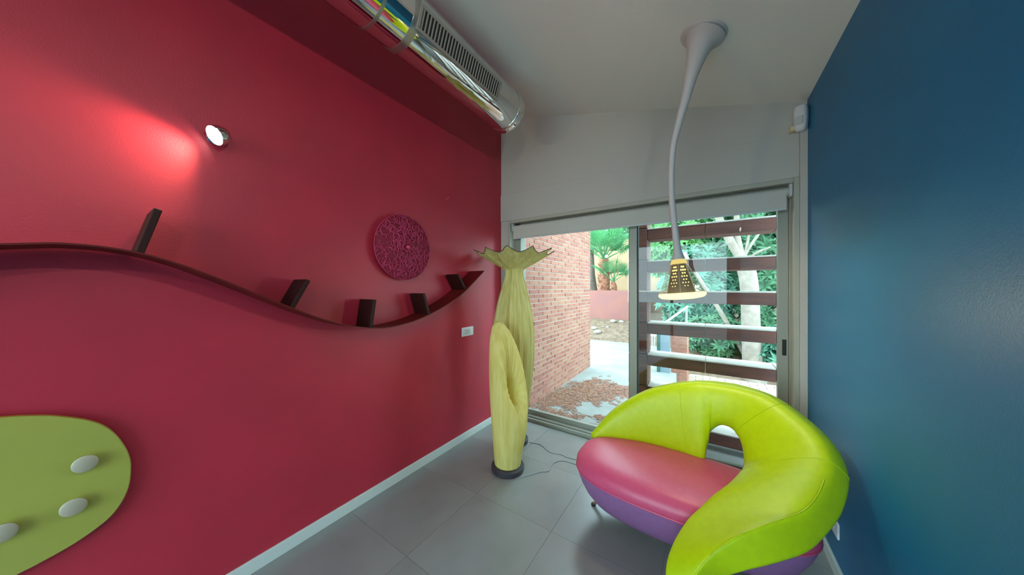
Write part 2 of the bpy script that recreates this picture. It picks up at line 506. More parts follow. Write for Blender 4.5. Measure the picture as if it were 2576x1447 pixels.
# ------------------------------------------------------------------ wavy shelf with five bookends on the red wall
SW, ST = 0.19, 0.006
curve = [(-1.30, 1.30), (-1.10, 1.22), (-0.85, 1.25), (-0.60, 1.38), (-0.38, 1.53), (-0.20, 1.612), (-0.06, 1.643), (0.005, 1.649), (0.079, 1.645), (0.16, 1.629), (0.255, 1.594), (0.33, 1.558), (0.403, 1.521),
         (0.491, 1.474), (0.577, 1.428), (0.69, 1.370), (0.809, 1.315), (0.96, 1.262), (1.107, 1.234), (1.21, 1.228), (1.315, 1.236), (1.45, 1.258), (1.608, 1.304), (1.77, 1.365), (1.937, 1.448), (2.09, 1.555), (2.235, 1.662)]
cp = cat_rom([(0, a, b) for a, b in curve], 220)
mb = MB()
rs = []
for i, p in enumerate(cp):
    t = (cp[min(i + 1, len(cp) - 1)] - cp[max(i - 1, 0)]).normalized()
    nrm = Vector((0, -t.z, t.y))
    a, b = p + nrm * ST / 2, p - nrm * ST / 2
    rs.append([(XR + 0.002, a.y, a.z), (XR + SW, a.y, a.z), (XR + SW, b.y, b.z), (XR + 0.002, b.y, b.z)])
mb.rings(rs)
shelf = empty('wavy_wall_shelf', 'long burgundy wall shelf bent into a wave across the red wall', 'shelf', (XR, 0.5, 1.5))
part(mb, 'wavy_strip', M['shelf'], shelf, smooth=35)
def shelf_at(y):
    k = min(range(len(cp)), key=lambda i: abs(cp[i].y - y))
    t = (cp[min(k + 1, len(cp) - 1)] - cp[max(k - 1, 0)]).normalized()
    return cp[k], t
for y, h, dx in ((0.145, 0.185, SW - 0.012), (0.655, 0.17, 0.165), (1.085, 0.185, 0.165), (1.56, 0.17, 0.165), (1.99, 0.16, 0.16), (-0.45, 0.17, 0.165)):
    p, t = shelf_at(y)
    a = math.atan2(t.z, t.y)
    Mb = Matrix.Translation((XR, p.y, p.z)) @ Matrix.Rotation(a, 4, 'X')
    part(MB().box(0.012, 0.012 + dx, -0.012, 0.012, 0.0, h, Mb), 'bookend', M['bracket'], shelf, bevel=0.004)

# ------------------------------------------------------------------ wall spot lamps
def wall_spot(y, z, d, label, power, wx=XR, sg=1, col=(1.0, 0.88, 0.50), group='chrome spotlights on the red wall'):
    s = empty('wall_spotlight', label, 'wall lamp', (wx, y, z), group)
    part(MB().lathe([(0.03, 0), (0.03, 0.008), (0.022, 0.012)], 24, Matrix.Translation((wx, y, z)) @ Matrix.Rotation(sg * PI / 2, 4, 'Y')), 'wall_plate', M['chrome'], s, smooth=40)
    d = Vector(d).normalized()
    c = Vector((wx + sg * 0.062, y, z))
    part(MB().tube([(wx + sg * 0.01, y, z), tuple(c)], 0.008, 10), 'stem', M['chrome'], s, smooth=40)
    q = d.to_track_quat('Z', 'Y').to_matrix().to_4x4()
    Ms = Matrix.Translation(c) @ q
    prof = [(0.004, -0.045), (0.018, -0.043), (0.031, -0.034), (0.040, -0.018), (0.044, 0.0), (0.045, 0.016), (0.042, 0.018), (0.040, 0.008), (0.038, 0.004)]
    part(MB().lathe(prof, 32, Ms, True, False), 'reflector_housing', M['chrome'], s, smooth=50)
    part(MB().lathe([(0.039, 0.005), (0.030, 0.010), (0.012, 0.013), (0.002, 0.0135)], 24, Ms), 'bulb_lens', M['spot_glow'], s, smooth=50)
    L = bpy.data.lights.new('spot_beam', 'SPOT')
    L.energy = power
    L.color = col
    L.spot_size = math.radians(125)
    L.spot_blend = 0.6
    L.shadow_soft_size = 0.03
    lo = bpy.data.objects.new('spot_beam', L)
    COL.objects.link(lo)
    lo.location = c + d * 0.03
    lo.rotation_euler = (-d).to_track_quat('Z', 'Y').to_euler()
    rel(lo, s)
    return s
wall_spot(0.392, 2.225, (0.28, -0.85, -0.55), 'small chrome wall spotlight shining left along the red wall', 8)
wall_spot(-0.95, 2.225, (0.25, 0.80, -0.45), 'chrome wall spotlight beyond the left edge of the picture', 11)

wall_spot(0.35, 2.55, (-0.9, 0.25, 0.05), 'unseen chrome spotlight added on the blue wall nearer the door', 13, XB, -1, (1.0, 0.93, 0.84), 'added chrome spotlights on the blue wall')  # unseen, added with the next to brighten the room and cast the duct shadow
wall_spot(-0.9, 2.55, (-0.9, 0.35, 0.05), 'unseen chrome spotlight added on the blue wall nearer the rear window', 13, XB, -1, (1.0, 0.93, 0.84), 'added chrome spotlights on the blue wall')  # second added lamp out of view, same fill light

# ------------------------------------------------------------------ magenta openwork disc lamp
dl = empty('disc_wall_lamp', 'round magenta openwork disc lamp standing off the red wall', 'wall lamp', (XR, 1.44, 1.81))
Md = Matrix.Translation((XR, 1.44, 1.81)) @ Matrix.Rotation(PI / 2, 4, 'Y')
RD = 0.25
def dome(r):
    return 0.085 - 0.045 * (r / RD) ** 2 if r > 0.05 else 0.085 - 0.03 * (1 - r / 0.05) ** 1.5
part(MB().lathe([(r, dome(r) - 0.006) for r in [RD * k / 14 for k in range(14, 0, -1)]] + [(0.003, dome(0) - 0.006)], 48, Md, False, True), 'shell', M['lace_shell'], dl, smooth=60)
mb = MB()
for k in range(240):
    rr = RD * math.sqrt(rnd.random()) * 0.97
    a = rnd.random() * 2 * PI
    cx, cy = rr * math.cos(a), rr * math.sin(a)
    lr = rnd.uniform(0.012, 0.035)
    a0 = rnd.random() * 2 * PI
    sw = rnd.uniform(2.5, 6.0)
    path = []
    for j in range(13):
        b = a0 + sw * j / 12
        x, y = cx + lr * math.cos(b), cy + lr * math.sin(b)
        q = math.hypot(x, y)
        if q > RD:
            x, y = x * RD / q, y * RD / q
            q = RD
        path.append(Md @ Vector((x, y, dome(q))))
    mb.tube(path, 0.0021, 4, False)
mb.tube([Md @ Vector((RD * math.cos(2 * PI * k / 64), RD * math.sin(2 * PI * k / 64), dome(RD))) for k in range(65)], 0.0025, 6, False)
o = part(mb, 'openwork_strands', M['lace'], dl, smooth=60)
o['kind'] = 'stuff'
part(MB().lathe([(0.012, 0.05), (0.012, 0.075), (0.015, 0.082), (0.014, 0.092), (0.006, 0.097), (0.001, 0.098)], 20, Md), 'centre_knob', M['knob_pink'], dl, smooth=50)
part(MB().lathe([(0.05, 0.0), (0.05, 0.03), (0.04, 0.04), (0.01, 0.05)], 24, Md), 'wall_mount', M['lace_shell'], dl, smooth=50)

# ------------------------------------------------------------------ light switch, hook, socket, motion sensor
sw = empty('light_switch', 'white double light switch on the red wall below the shelf end', 'light switch', (XR, 2.2, 1.062))
part(MB().box(XR, XR + 0.010, 2.118, 2.282, 1.018, 1.106), 'plate', M['plastic'], sw, bevel=0.004)
for y in (2.168, 2.212):
    part(MB().box(XR + 0.006, XR + 0.015, y - 0.021, y + 0.021, 1.036, 1.088), 'rocker', M['plastic2'], sw, bevel=0.002)
hk = MB().tube([(XR - 0.01, 1.919, 2.315), (XR + 0.02, 1.919, 2.313), (XR + 0.024, 1.919, 2.320), (XR + 0.024, 1.919, 2.335)], 0.003, 8)
hk.lathe([(0.008, 0), (0.007, 0.003), (0.002, 0.004)], 12, Matrix.Translation((XR, 1.919, 2.315)) @ Matrix.Rotation(PI / 2, 4, 'Y'))
tag(hk.build('wall_hook', M['knob_pink'], smooth=40), 'tiny bare hook high on the red wall near the corner', 'hook')
so = empty('wall_socket', 'white power socket low on the blue wall behind the sofa', 'socket', (XB, 2.25, 0.24))
part(MB().box(XB - 0.010, XB, 2.185, 2.315, 0.200, 0.282), 'plate', M['plastic'], so, bevel=0.004)
part(MB().lathe([(0.024, 0), (0.024, 0.013), (0.019, 0.013), (0.019, 0.004), (0.002, 0.004)], 24, Matrix.Translation((XB - 0.001, 2.25, 0.241)) @ Matrix.Rotation(-PI / 2, 4, 'Y')), 'outlet', M['plastic2'], so, smooth=40)
ms = empty('motion_sensor', 'white motion sensor in the top corner beside the blue wall', 'sensor', (0.53, 2.72, 2.64))
Mq = Matrix.Translation((0.525, 2.735, 2.645)) @ Matrix.Rotation(math.radians(-28), 4, 'Z')
prof = [(0.010, -0.088), (0.026, -0.082), (0.034, -0.062), (0.038, -0.01), (0.038, 0.05), (0.034, 0.074), (0.012, 0.082)]
part(MB().rings([[Mq @ Vector((r * 0.95 * math.copysign(abs(math.cos(2 * PI * k / 28)) ** 0.7, math.cos(2 * PI * k / 28)), r * 0.95 * math.copysign(abs(math.sin(2 * PI * k / 28)) ** 0.7, math.sin(2 * PI * k / 28)), z)) for k in range(28)] for r, z in prof]),
     'housing', M['plastic'], ms, smooth=50)
part(MB().box(-0.022, 0.022, -0.041, -0.033, -0.05, 0.0, Mq), 'lens_window', M['plastic2'], ms, bevel=0.003)
part(MB().box(0.470, 0.515, 2.725, YW, 2.569, 2.602), 'mounting_foot', M['cream'], ms, bevel=0.006)

# ------------------------------------------------------------------ lime wall panel with steel buttons (goes on past the left edge)
pn = [(-0.60, 1.00), (-0.45, 1.075), (-0.30, 1.092), (-0.20, 1.083), (-0.129, 1.066), (-0.088, 1.056), (-0.02, 1.030), (0.055, 0.980), (0.101, 0.916), (0.133, 0.826), (0.140, 0.754), (0.130, 0.668),
      (0.092, 0.594), (0.021, 0.548), (-0.058, 0.524), (-0.102, 0.516), (-0.25, 0.49), (-0.45, 0.46), (-0.65, 0.47), (-0.80, 0.56), (-0.85, 0.70), (-0.78, 0.86)]
pl = cat_rom([(0, a, b) for a, b in pn + pn[:1]], 132)[:-1]
pa = empty('lime_wall_panel', 'lime green rounded wall panel with round steel buttons below the wavy shelf', 'wall panel', (XR, -0.3, 0.5))
cen = Vector((0, -0.33, 0.79))
def off(x, k):
    return [(x, cen.y + (p.y - cen.y) * k, cen.z + (p.z - cen.z) * k) for p in pl]
part(MB().rings([off(XR + 0.012, 0.985), off(XR + 0.013, 1.0), off(XR + 0.031, 1.0)], cap1=False), 'panel_edge', M['panel_edge'], pa, smooth=40)
part(MB().rings([off(XR + 0.031, 1.0), off(XR + 0.033, 0.994)], cap0=True), 'panel_face', M['lime_panel'], pa)
part(MB().box(XR, XR + 0.014, -0.5, -0.1, 0.65, 0.95), 'wall_batten', M['bracket'], pa)
for y, z in ((0.032, 0.838), (0.008, 0.690), (-0.125, 0.685), (-0.33, 0.70), (-0.33, 0.87)):
    Mk = Matrix.Translation((XR + 0.032, y, z)) @ Matrix.Rotation(PI / 2, 4, 'Y')
    b = part(MB().lathe([(0.012, 0), (0.012, 0.014), (0.026, 0.016), (0.030, 0.019), (0.030, 0.024), (0.027, 0.026), (0.001, 0.0265)], 32, Mk), 'button', M['button'], pa, smooth=35)

# ------------------------------------------------------------------ pendant lamp
pend = empty('pendant_lamp', 'white flexible-tube pendant lamp with a clear cone shade', 'pendant lamp', (-0.02, 1.99, zc(-0.02)))
zt = zc(-0.02)
tp = [(-0.019, 1.99, zt - 0.012), (-0.035, 1.99, 2.88), (-0.053, 1.99, 2.82), (-0.078, 1.99, 2.727), (-0.103, 1.99, 2.619), (-0.141, 1.99, 2.47), (-0.170, 1.99, 2.338), (-0.180, 1.99, 2.197), (-0.178, 1.99, 2.03), (-0.163, 1.99, 1.862), (-0.151, 1.99, 1.743), (-0.147, 1.99, 1.70), (-0.144, 1.99, 1.665)]
rad = [0.110, 0.074, 0.052, 0.036, 0.026, 0.020, 0.0175, 0.017, 0.017, 0.0175, 0.020, 0.026, 0.036]
P = cat_rom(tp, 96)
Rr = [v.x for v in cat_rom([(r, 0, 0) for r in rad], 96)]
part(MB().tube(P, Rr, 24, False), 'flexible_tube', M['silicone'], pend, smooth=60)
slope = math.atan(SL)
Mc = Matrix.Translation((-0.019, 1.99, zt)) @ Matrix.Rotation(slope, 4, 'Y')
part(MB().lathe([(0.117, 0.0), (0.117, -0.004), (0.113, -0.010), (0.10, -0.014), (0.02, -0.015)], 40, Mc), 'ceiling_plate', M['silicone'], pend, smooth=40)
ax = Vector((-0.126 + 0.144, 0, 1.45 - 1.665)).normalized()
Mp = Matrix.Translation((-0.144, 1.99, 1.665)) @ (-ax).to_track_quat('Z', 'Y').to_matrix().to_4x4()
part(MB().lathe([(0.036, 0.0), (0.041, -0.014), (0.044, -0.026), (0.040, -0.028), (0.03, -0.028)], 32, Mp), 'collar', M['glow_collar'], pend, smooth=40)
part(MB().lathe([(0.043, -0.026), (0.072, -0.09), (0.100, -0.155), (0.118, -0.196), (0.121, -0.206)], 48, Mp, False, False), 'clear_shade', M['shade_clear'], pend, smooth=60)
part(MB().lathe([(0.1185, -0.197), (0.1225, -0.204), (0.1235, -0.208), (0.119, -0.218), (0.105, -0.227), (0.06, -0.234), (0.004, -0.236), (0.004, -0.2), (0.112, -0.2)], 48, Mp, False, False), 'diffuser', M['glow'], pend, smooth=60)
inner = part(MB().lathe([(0.038, -0.028), (0.082, -0.196)], 6, Mp, False, False), 'perforated_cone', M['gold'], pend)
mb = MB()
for k in range(6):
    a = 2 * PI * (k + 0.5) / 6
    for row in range(7):
        zz = -0.046 - row * 0.0185
        rr = (0.038 + (0.082 - 0.038) * (-zz - 0.028) / 0.168) * math.cos(PI / 6)
        for c in ((-1, 0, 1) if row % 2 else (-0.5, 0.5)):
            wq = c * 0.0135 * (0.75 + 0.08 * row)
            rd = 0.0050 * (1.0 - 0.08 * row) + 0.0008
            Mo = Mp @ Matrix.Rotation(a, 4, 'Z') @ Matrix.Translation((rr + 0.0012, wq, zz)) @ Matrix.Rotation(PI / 2 - 0.22, 4, 'Y')
            mb.lathe([(rd, 0), (rd * 0.7, 0.0006)], 10, Mo)
o = part(mb, 'light_perforations', M['glow_dot'], pend)
o['kind'] = 'stuff'
for k in range(6):
    a = 2 * PI * k / 6
    part(MB().tube([Mp @ Vector((0.039 * math.cos(a), 0.039 * math.sin(a), -0.028)), Mp @ Vector((0.083 * math.cos(a), 0.083 * math.sin(a), -0.194))], 0.0014, 6), 'rib', M['cream'], pend)
L = bpy.data.lights.new('pendant_bulb', 'POINT')
L.energy = 5
L.color = (1.0, 0.86, 0.55)
L.shadow_soft_size = 0.02
lo = bpy.data.objects.new('pendant_bulb', L)
COL.objects.link(lo)
lo.location = Mp @ Vector((0, 0, -0.262))
rel(lo, pend)

# ------------------------------------------------------------------ tall flared floor lamp
tl = empty('tall_floor_lamp', 'tall pleated yellow floor lamp with a flared scalloped top', 'floor lamp', (-1.57, 2.40, 0))
def base(p, x, y, r, h):
    return part(MB().lathe([(r - 0.006, 0), (r, 0.006), (r, h - 0.012), (r - 0.012, h), (0.02, h)], 48, Matrix.Translation((x, y, 0))), 'base', M['lampbase'], p, smooth=40)
base(tl, -1.57, 2.40, 0.135, 0.05)
prof = [(0.095, 0.05), (0.105, 0.12), (0.120, 0.22), (0.140, 0.34), (0.160, 0.48), (0.178, 0.64), (0.192, 0.80), (0.198, 0.95), (0.195, 1.08), (0.182, 1.20), (0.160, 1.32), (0.132, 1.44), (0.106, 1.54), (0.088, 1.61), (0.084, 1.65), (0.098, 1.68), (0.14, 1.705), (0.205, 1.74), (0.275, 1.78), (0.34, 1.815), (0.395, 1.845)]
NS = 144
NP = 11
ph = [rnd.uniform(-1, 1) for _ in range(NS)]
rs = []
pr = cat_rom([(a, 0, b) for a, b in prof], 80)
for i, q in enumerate(pr):
    r, z = q.x, q.z
    ring = []
    for k in range(NS):
        a = 2 * PI * k / NS
        fold = 0.022 * r / 0.2 * ph[k] * min(1, 0.35 + z) + 0.010 * math.sin(5 * a + 2.4 * math.sin(z * 2)) * min(1, r / 0.15)
        rr = r + min(fold * 0.5, 0.02)
        zz = z
        if z > 1.66:
            u = (z - 1.66) / 0.185
            spike = 1 - abs(math.sin(NP * a / 2))
            rr = r * (1 - u * 0.17 * (1 - spike)) + fold * 0.3
            zz = z - u * 0.035 * (1 - spike) + 0.012 * u * spike
        ring.append((-1.57 + rr * math.cos(a), 2.40 + rr * math.sin(a), zz))
    rs.append(ring)
o = part(MB().rings(rs, True, False, False), 'pleated_shade', M['pleat'], tl, smooth=80)
sm = o.modifiers.new('thickness', 'SOLIDIFY')
sm.thickness = 0.003
rimp = [Vector(p) for p in rs[-1]] + [Vector(rs[-1][0])]
part(MB().tube(rimp, 0.003, 6, False), 'rim_wire', M['lampbase'], tl, smooth=60)

# ------------------------------------------------------------------ short floor lamp with a slanted gathered face
sx, sy = -1.375, 2.005
sh = empty('short_floor_lamp', 'shorter crinkled yellow floor lamp with a slanted face gathered into a hole', 'floor lamp', (sx, sy, 0))
base(sh, sx, sy, 0.135, 0.05)
n_h = (Vector((0.833, 0.553, 0)) * math.cos(math.radians(47)) + Vector((0.566, -0.824, 0)) * math.sin(math.radians(47))).normalized()
p_h = Vector((-n_h.y, n_h.x, 0))
NS2 = 120
ph2 = [rnd.uniform(-1, 1) for _ in range(NS2)]
def rim(th):
    c, s_ = math.cos(th), math.sin(th)
    return Vector((sx, sy, 0.79)) + n_h * (-0.150 * c + 0.012) + p_h * (0.155 * s_) + Vector((0, 0, 0.43 * c))
rs = []
for i in range(41):
    u = i / 40
    ring = []
    for k in range(NS2):
        th = 2 * PI * k / NS2
        c, s_ = math.cos(th), math.sin(th)
        b = Vector((sx, sy, 0.05)) - n_h * 0.108 * c + p_h * 0.108 * s_
        R_ = rim(th)
        w = u
        e = w * w * (3 - 2 * w)
        q = b.lerp(R_, e)
        q.z = b.z + (R_.z - b.z) * w
        outw = Vector((q.x - sx, q.y - sy, 0)).normalized()
        q += outw * (0.004 * ph2[k] * (0.3 + u) + 0.02 * math.sin(PI * u) * (0.6 + 0.4 * c))
        ring.append(q)
    rs.append(ring)
hole = Vector((sx, sy, 0.665)) + n_h * 0.045
fn = (n_h * 0.43 + Vector((0, 0, 0.15))).normalized()
for i in range(1, 25):
    u = i / 24
    ring = []
    for k in range(NS2):
        th = 2 * PI * k / NS2
        c, s_ = math.cos(th), math.sin(th)
        hp = hole - n_h * 0.026 * c + p_h * 0.034 * s_ + Vector((0, 0, 0.09 * c))
        q = rim(th).lerp(hp, min(u * 1.12, 1.0))
        ub = min(1, u * 1.12)
        bulge = 0.075 * math.sin(PI * ub ** 0.7) * (0.72 + 0.28 * c)
        sink = 0.0 if u < 0.78 else -0.16 * ((u - 0.78) / 0.22) ** 1.2
        gather = (0.006 * ph2[k] + 0.006 * math.sin(19 * th + 1.3 * math.sin(3 * th))) * math.sin(PI * min(1, ub)) ** 0.5 * (0.25 + ub)
        q += fn * (bulge + sink + gather)
        ring.append(q)
    rs.append(ring)
o = part(MB().rings(rs, True, False, True), 'crinkled_shade', M['pleat2'], sh, smooth=180)
sm = o.modifiers.new('soften', 'SMOOTH')
sm.factor, sm.iterations = 0.5, 3

# cables on the floor
c1 = [(-1.255, 1.935), (-1.198, 2.006), (-1.164, 2.06), (-1.129, 2.116), (-1.078, 2.167), (-1.094, 2.255), (-1.071, 2.332), (-1.02, 2.366), (-0.927, 2.378), (-0.80, 2.42), (-0.6, 2.52)]
c2 = [(-1.432, 2.46), (-1.324, 2.481), (-1.196, 2.42), (-1.093, 2.44), (-1.032, 2.43), (-0.935, 2.45), (-0.80, 2.50), (-0.6, 2.57)]
tag(MB().tube(cat_rom([(a, b, 0.0035) for a, b in c1], 70), 0.003, 6).build('lamp_cable', M['cable'], smooth=60), 'thin grey cable running from the short yellow lamp to the sofa', 'cable', 'lamp cables on the floor')
tag(MB().tube(cat_rom([(a, b, 0.0035) for a, b in c2], 60), 0.003, 6).build('lamp_cable', M['cable'], smooth=60), 'thin grey cable running from the tall yellow lamp towards the door', 'cable', 'lamp cables on the floor')

# ------------------------------------------------------------------ curled leather sofa
sofa = empty('curved_sofa', 'small leather sofa with curling lime back, pink seat and purple base', 'sofa', (-0.15, 1.98, 0))
SCX, SCY, SA, SB, SE = -0.15, 1.985, 0.595, 0.305, 2.7
NSF = 96
def seat_ring(inset, z, tilt=0.0):
    pts = []
    for k in range(NSF):
        a = 2 * PI * k / NSF
        ca, sa = math.cos(a), math.sin(a)
        x = SA * math.copysign(abs(ca) ** (2 / SE), ca)
        y = SB * math.copysign(abs(sa) ** (2 / SE), sa)
        nx, ny = math.copysign(abs(x / SA) ** (SE - 1), x) / SA, math.copysign(abs(y / SB) ** (SE - 1), y) / SB
        l = math.hypot(nx, ny) or 1
        fx = max(0.12, 1 - inset / SA)
        fy = max(0.06, 1 - inset / SB)
        pts.append((SCX + x * fx, SCY + y * fy, z))
    return pts
part(MB().rings([seat_ring(0.20, 0.108), seat_ring(0.118, 0.11), seat_ring(0.106, 0.118), seat_ring(0.062, 0.175), seat_ring(0.032, 0.235), seat_ring(0.014, 0.285), seat_ring(0.006, 0.325), seat_ring(0.05, 0.33)]),
     'base', M['purple'], sofa, smooth=50)
part(MB().rings([seat_ring(0.05, 0.318), seat_ring(0.006, 0.325), seat_ring(0.0, 0.345), seat_ring(0.004, 0.372), seat_ring(0.022, 0.398), seat_ring(0.052, 0.416), seat_ring(0.10, 0.427), seat_ring(0.17, 0.432), seat_ring(0.26, 0.433)]),
     'seat', M['pink'], sofa, smooth=60)
sr = [Vector(p) for p in seat_ring(0.003, 0.327)]
part(MB().tube(sr + [sr[0]], 0.005, 6, False), 'piping', M['pink'], sofa, smooth=60)
for (a, b) in (((-0.50, 1.98, 0.135), (-0.655, 2.0, 0.012)), ((-0.05, 1.86, 0.125), (-0.02, 1.80, 0.012)), ((0.28, 1.93, 0.125), (0.36, 1.91, 0.012)), ((0.05, 2.12, 0.125), (0.08, 2.19, 0.012))):
    lg = part(MB().tube([a, b], [0.016, 0.011], 14), 'leg', M['chrome'], sofa, smooth=50)
    ft = MB().lathe([(0.015, 0), (0.016, 0.008), (0.012, 0.014)], 16, Matrix.Translation((b[0], b[1], 0))).build('foot', M['rubber'], smooth=40)
    ft.parent = lg
    ft.location = -Vector(sofa.location) - Vector(lg.location)
SI = [(-0.71, 2.14, 0.385), (-0.535, 2.24, 0.371), (-0.329, 2.29, 0.375), (-0.157, 2.29, 0.37), (-0.03, 2.27, 0.365), (-0.009, 2.29, 0.463), (0.015, 2.31, 0.564), (0.076, 2.31, 0.624), (0.143, 2.28, 0.624), (0.186, 2.24, 0.575), (0.2, 2.19, 0.513), (0.194, 2.12, 0.437), (0.123, 1.95, 0.414), (0.03, 1.77, 0.404), (-0.032, 1.66, 0.372), (-0.076, 1.58, 0.332), (-0.11, 1.51, 0.286), (-0.128, 1.47, 0.237), (-0.139, 1.45, 0.17)]
SO = [(-0.704, 2.15, 0.426), (-0.583, 2.26, 0.587), (-0.385, 2.31, 0.745), (-0.208, 2.33, 0.829), (-0.078, 2.33, 0.869), (-0.018, 2.33, 0.879), (0.043, 2.33, 0.885), (0.165, 2.31, 0.89), (0.305, 2.24, 0.878), (0.407, 2.12, 0.831), (0.467, 2.0, 0.784), (0.487, 1.9, 0.726), (0.474, 1.82, 0.668), (0.427, 1.73, 0.602), (0.342, 1.63, 0.535), (0.234, 1.54, 0.5), (0.117, 1.47, 0.448), (0.013, 1.43, 0.354), (-0.083, 1.42, 0.211)]
TH = [0.05, 0.11, 0.13, 0.14, 0.15, 0.15, 0.15, 0.15, 0.14, 0.135, 0.13, 0.14, 0.145, 0.145, 0.14, 0.13, 0.115, 0.10, 0.05]
NU = 150
Ii, Oo = cat_rom(SI, NU), cat_rom(SO, NU)
Tt = [v.x for v in cat_rom([(t, 0, 0) for t in TH], NU)]
Nn = []
for i in range(NU + 1):
    a, b = max(i - 2, 0), min(i + 2, NU)
    tan = ((Ii[b] + Oo[b]) / 2 + (Oo[b] - Ii[b]) * 0.15) - ((Ii[a] + Oo[a]) / 2 + (Oo[a] - Ii[a]) * 0.15)
    nn = tan.cross(Oo[i] - Ii[i]).normalized()
    if Nn and nn.dot(Nn[-1]) < 0:
        nn = -nn
    Nn.append(nn)
for _ in range(6):
    Nn = [(Nn[max(i - 1, 0)] + Nn[i] * 2 + Nn[min(i + 1, NU)]).normalized() for i in range(NU + 1)]
if Nn[NU // 3].y > 0:
    Nn = [-n for n in Nn]
def section(i, grow=0.0, n=40):
    arm = min(1, max(0, (i / NU - 0.69) / 0.12))
    e = 4.2 + 4.0 * arm
    crn = 0.22 - 0.14 * arm
    mid, w, nn = (Ii[i] + Oo[i]) / 2, Oo[i] - Ii[i], Nn[i]
    hw = w.length / 2 + grow
    wd = w.normalized()
    pts = []
    for k in range(n):
        a = 2 * PI * k / n
        c, s_ = math.cos(a), math.sin(a)
        cc, ss = math.copysign(abs(c) ** (2 / e), c), math.copysign(abs(s_) ** (2 / e), s_)
        crown = 1 + crn * (1 - cc * cc)
        pts.append(mid + wd * hw * cc + nn * (Tt[i] / 2 + grow) * ss * crown)
    return pts
rs = []
c0 = sum(section(0), Vector()) / 40
rs.append([c0 + (p - c0) * 0.35 - Vector((0.012, 0, 0)) for p in section(0)])
rs += [section(i) for i in range(NU + 1)]
c1_ = sum(section(NU), Vector()) / 40
rs.append([c1_ + (p - c1_) * 0.6 - Vector((0.0, 0, 0.02)) for p in section(NU)])
part(MB().rings(rs), 'curled_back', M['lime'], sofa, smooth=80)
# stitched seams across the back and piping along the outer edge
for i in (int(NU * 3.4 / 18), int(NU * 8.6 / 18), int(NU * 11.4 / 18)):
    s_ = section(i, 0.0006)
    part(MB().tube(s_ + [s_[0]], 0.0014, 5, False), 'seam', M['lime'], sofa, smooth=60)

edge = []
for i in range(int(NU * 12.7 / 18), NU - 3):
    wd = (Oo[i] - Ii[i])
    hw = wd.length / 2
    edge.append((Ii[i] + Oo[i]) / 2 + wd.normalized() * hw * 0.975 + Nn[i] * Tt[i] / 2 * 0.985)
part(MB().tube(edge, 0.0028, 6), 'seam', M['lime'], sofa, smooth=60)

# ------------------------------------------------------------------ outside: patio and ground
rg = MB().box(-25, 25, -30, YF - 0.25, -0.6, -0.15).build('rear_lawn', M['concrete'])
struct(rg, 'open paved ground behind the room', 'ground')
pt = MB().box(-1.9, -0.46, 2.98, 5.47, -0.3, -0.02).box(-0.46, 3.0, 2.98, 3.56, -0.5, -0.02).build('patio', M['concrete'])
struct(pt, 'pale concrete patio just outside the glass door', 'patio')
pt2 = MB().box(-4.5, -0.46, 5.48, 8.7, -0.3, -0.035).build('path_slab', M['concrete'])
struct(pt2, 'pale concrete path beyond the patio joint', 'path')

def bank_z(x, y):
    left = 0.0 + 0.45 * min(1, max(0, (y - 8.5) / 1.5))
    right = -0.42 + 0.75 * min(1, max(0, (y - 7.0) / 1.6)) + 0.15 * max(0, y - 9)
    k = min(1, max(0, (x + 1.3) / 0.7))
    return left * (1 - k) + right * k + 0.05 * noise.noise(Vector((x * 2.2, y * 2.2, 0)))
mb = MB()
nx, ny = 72, 60
vs = [(-7 + 13.0 * i / nx, 6.6 + 9.0 * j / ny, 0) for j in range(ny + 1) for i in range(nx + 1)]
vs = [(x, y, bank_z(x, y) - (0.5 if (y < 8.5 and x < -0.5) else 0)) for x, y, z in vs]
fs = [(j * (nx + 1) + i, j * (nx + 1) + i + 1, (j + 1) * (nx + 1) + i + 1, (j + 1) * (nx + 1) + i) for j in range(ny) for i in range(nx)]
so_ = MB().add(vs, fs).build('garden_ground', M['soil'], smooth=60)
struct(so_, 'leaf-littered soil bank rising behind the patio', 'ground')

# brick-paved lower terrace
tr = MB().box(-0.46, 4.0, 3.56, 7.3, -0.6, -0.33).build('terrace', M['mortar'])
struct(tr, 'lower brick-paved terrace behind the clay beams', 'terrace')
pv = [MB().box(0.004, 0.236, 0.004, 0.116, -0.02, 0.03).mesh('paver') for _ in range(2)]
for me, k in zip(pv, ('paver', 'paver2')):
    me.materials.append(M[k])
    fix_normals(me)
for j in range(30):
    for i in range(9):
        x = -0.44 + i * 0.24 + (0.12 if j % 2 else 0)
        y = 3.58 + j * 0.12
        link_mesh('paver', pv[rnd.random() < 0.4], tr, (x, y, -0.33 + rnd.uniform(-0.002, 0.002)))

# fallen needles in drifts on the patio
mb = MB()
k = 0
while k < 15000:
    x, y = rnd.uniform(-1.88, -0.47), rnd.uniform(3.0, 5.4)
    d = noise.noise(Vector((x * 2.3 + 3.1, y * 1.7, 0.5))) + 0.5 * noise.noise(Vector((x * 6, y * 6, 3.0)))
    if d + rnd.uniform(-0.18, 0.18) - max(0, (y - 4.5)) * 0.35 < 0.03:
        k += 0.25
        continue
    k += 1
    a = rnd.random() * PI
    l, w = rnd.uniform(0.012, 0.03), rnd.uniform(0.003, 0.007)
    c, s_ = math.cos(a), math.sin(a)
    z = -0.019 + rnd.uniform(0, 0.004)
    mb.add([(x + c * l, y + s_ * l, z), (x - s_ * w, y + c * w, z + 0.003), (x - c * l, y - s_ * l, z + 0.001), (x + s_ * w, y - c * w, z)], [(0, 1, 2, 3)])
o = mb.build('fallen_needles', M['litter'])
tag(o, 'reddish-brown fallen needles drifted over the patio', 'leaf litter', kind='stuff')

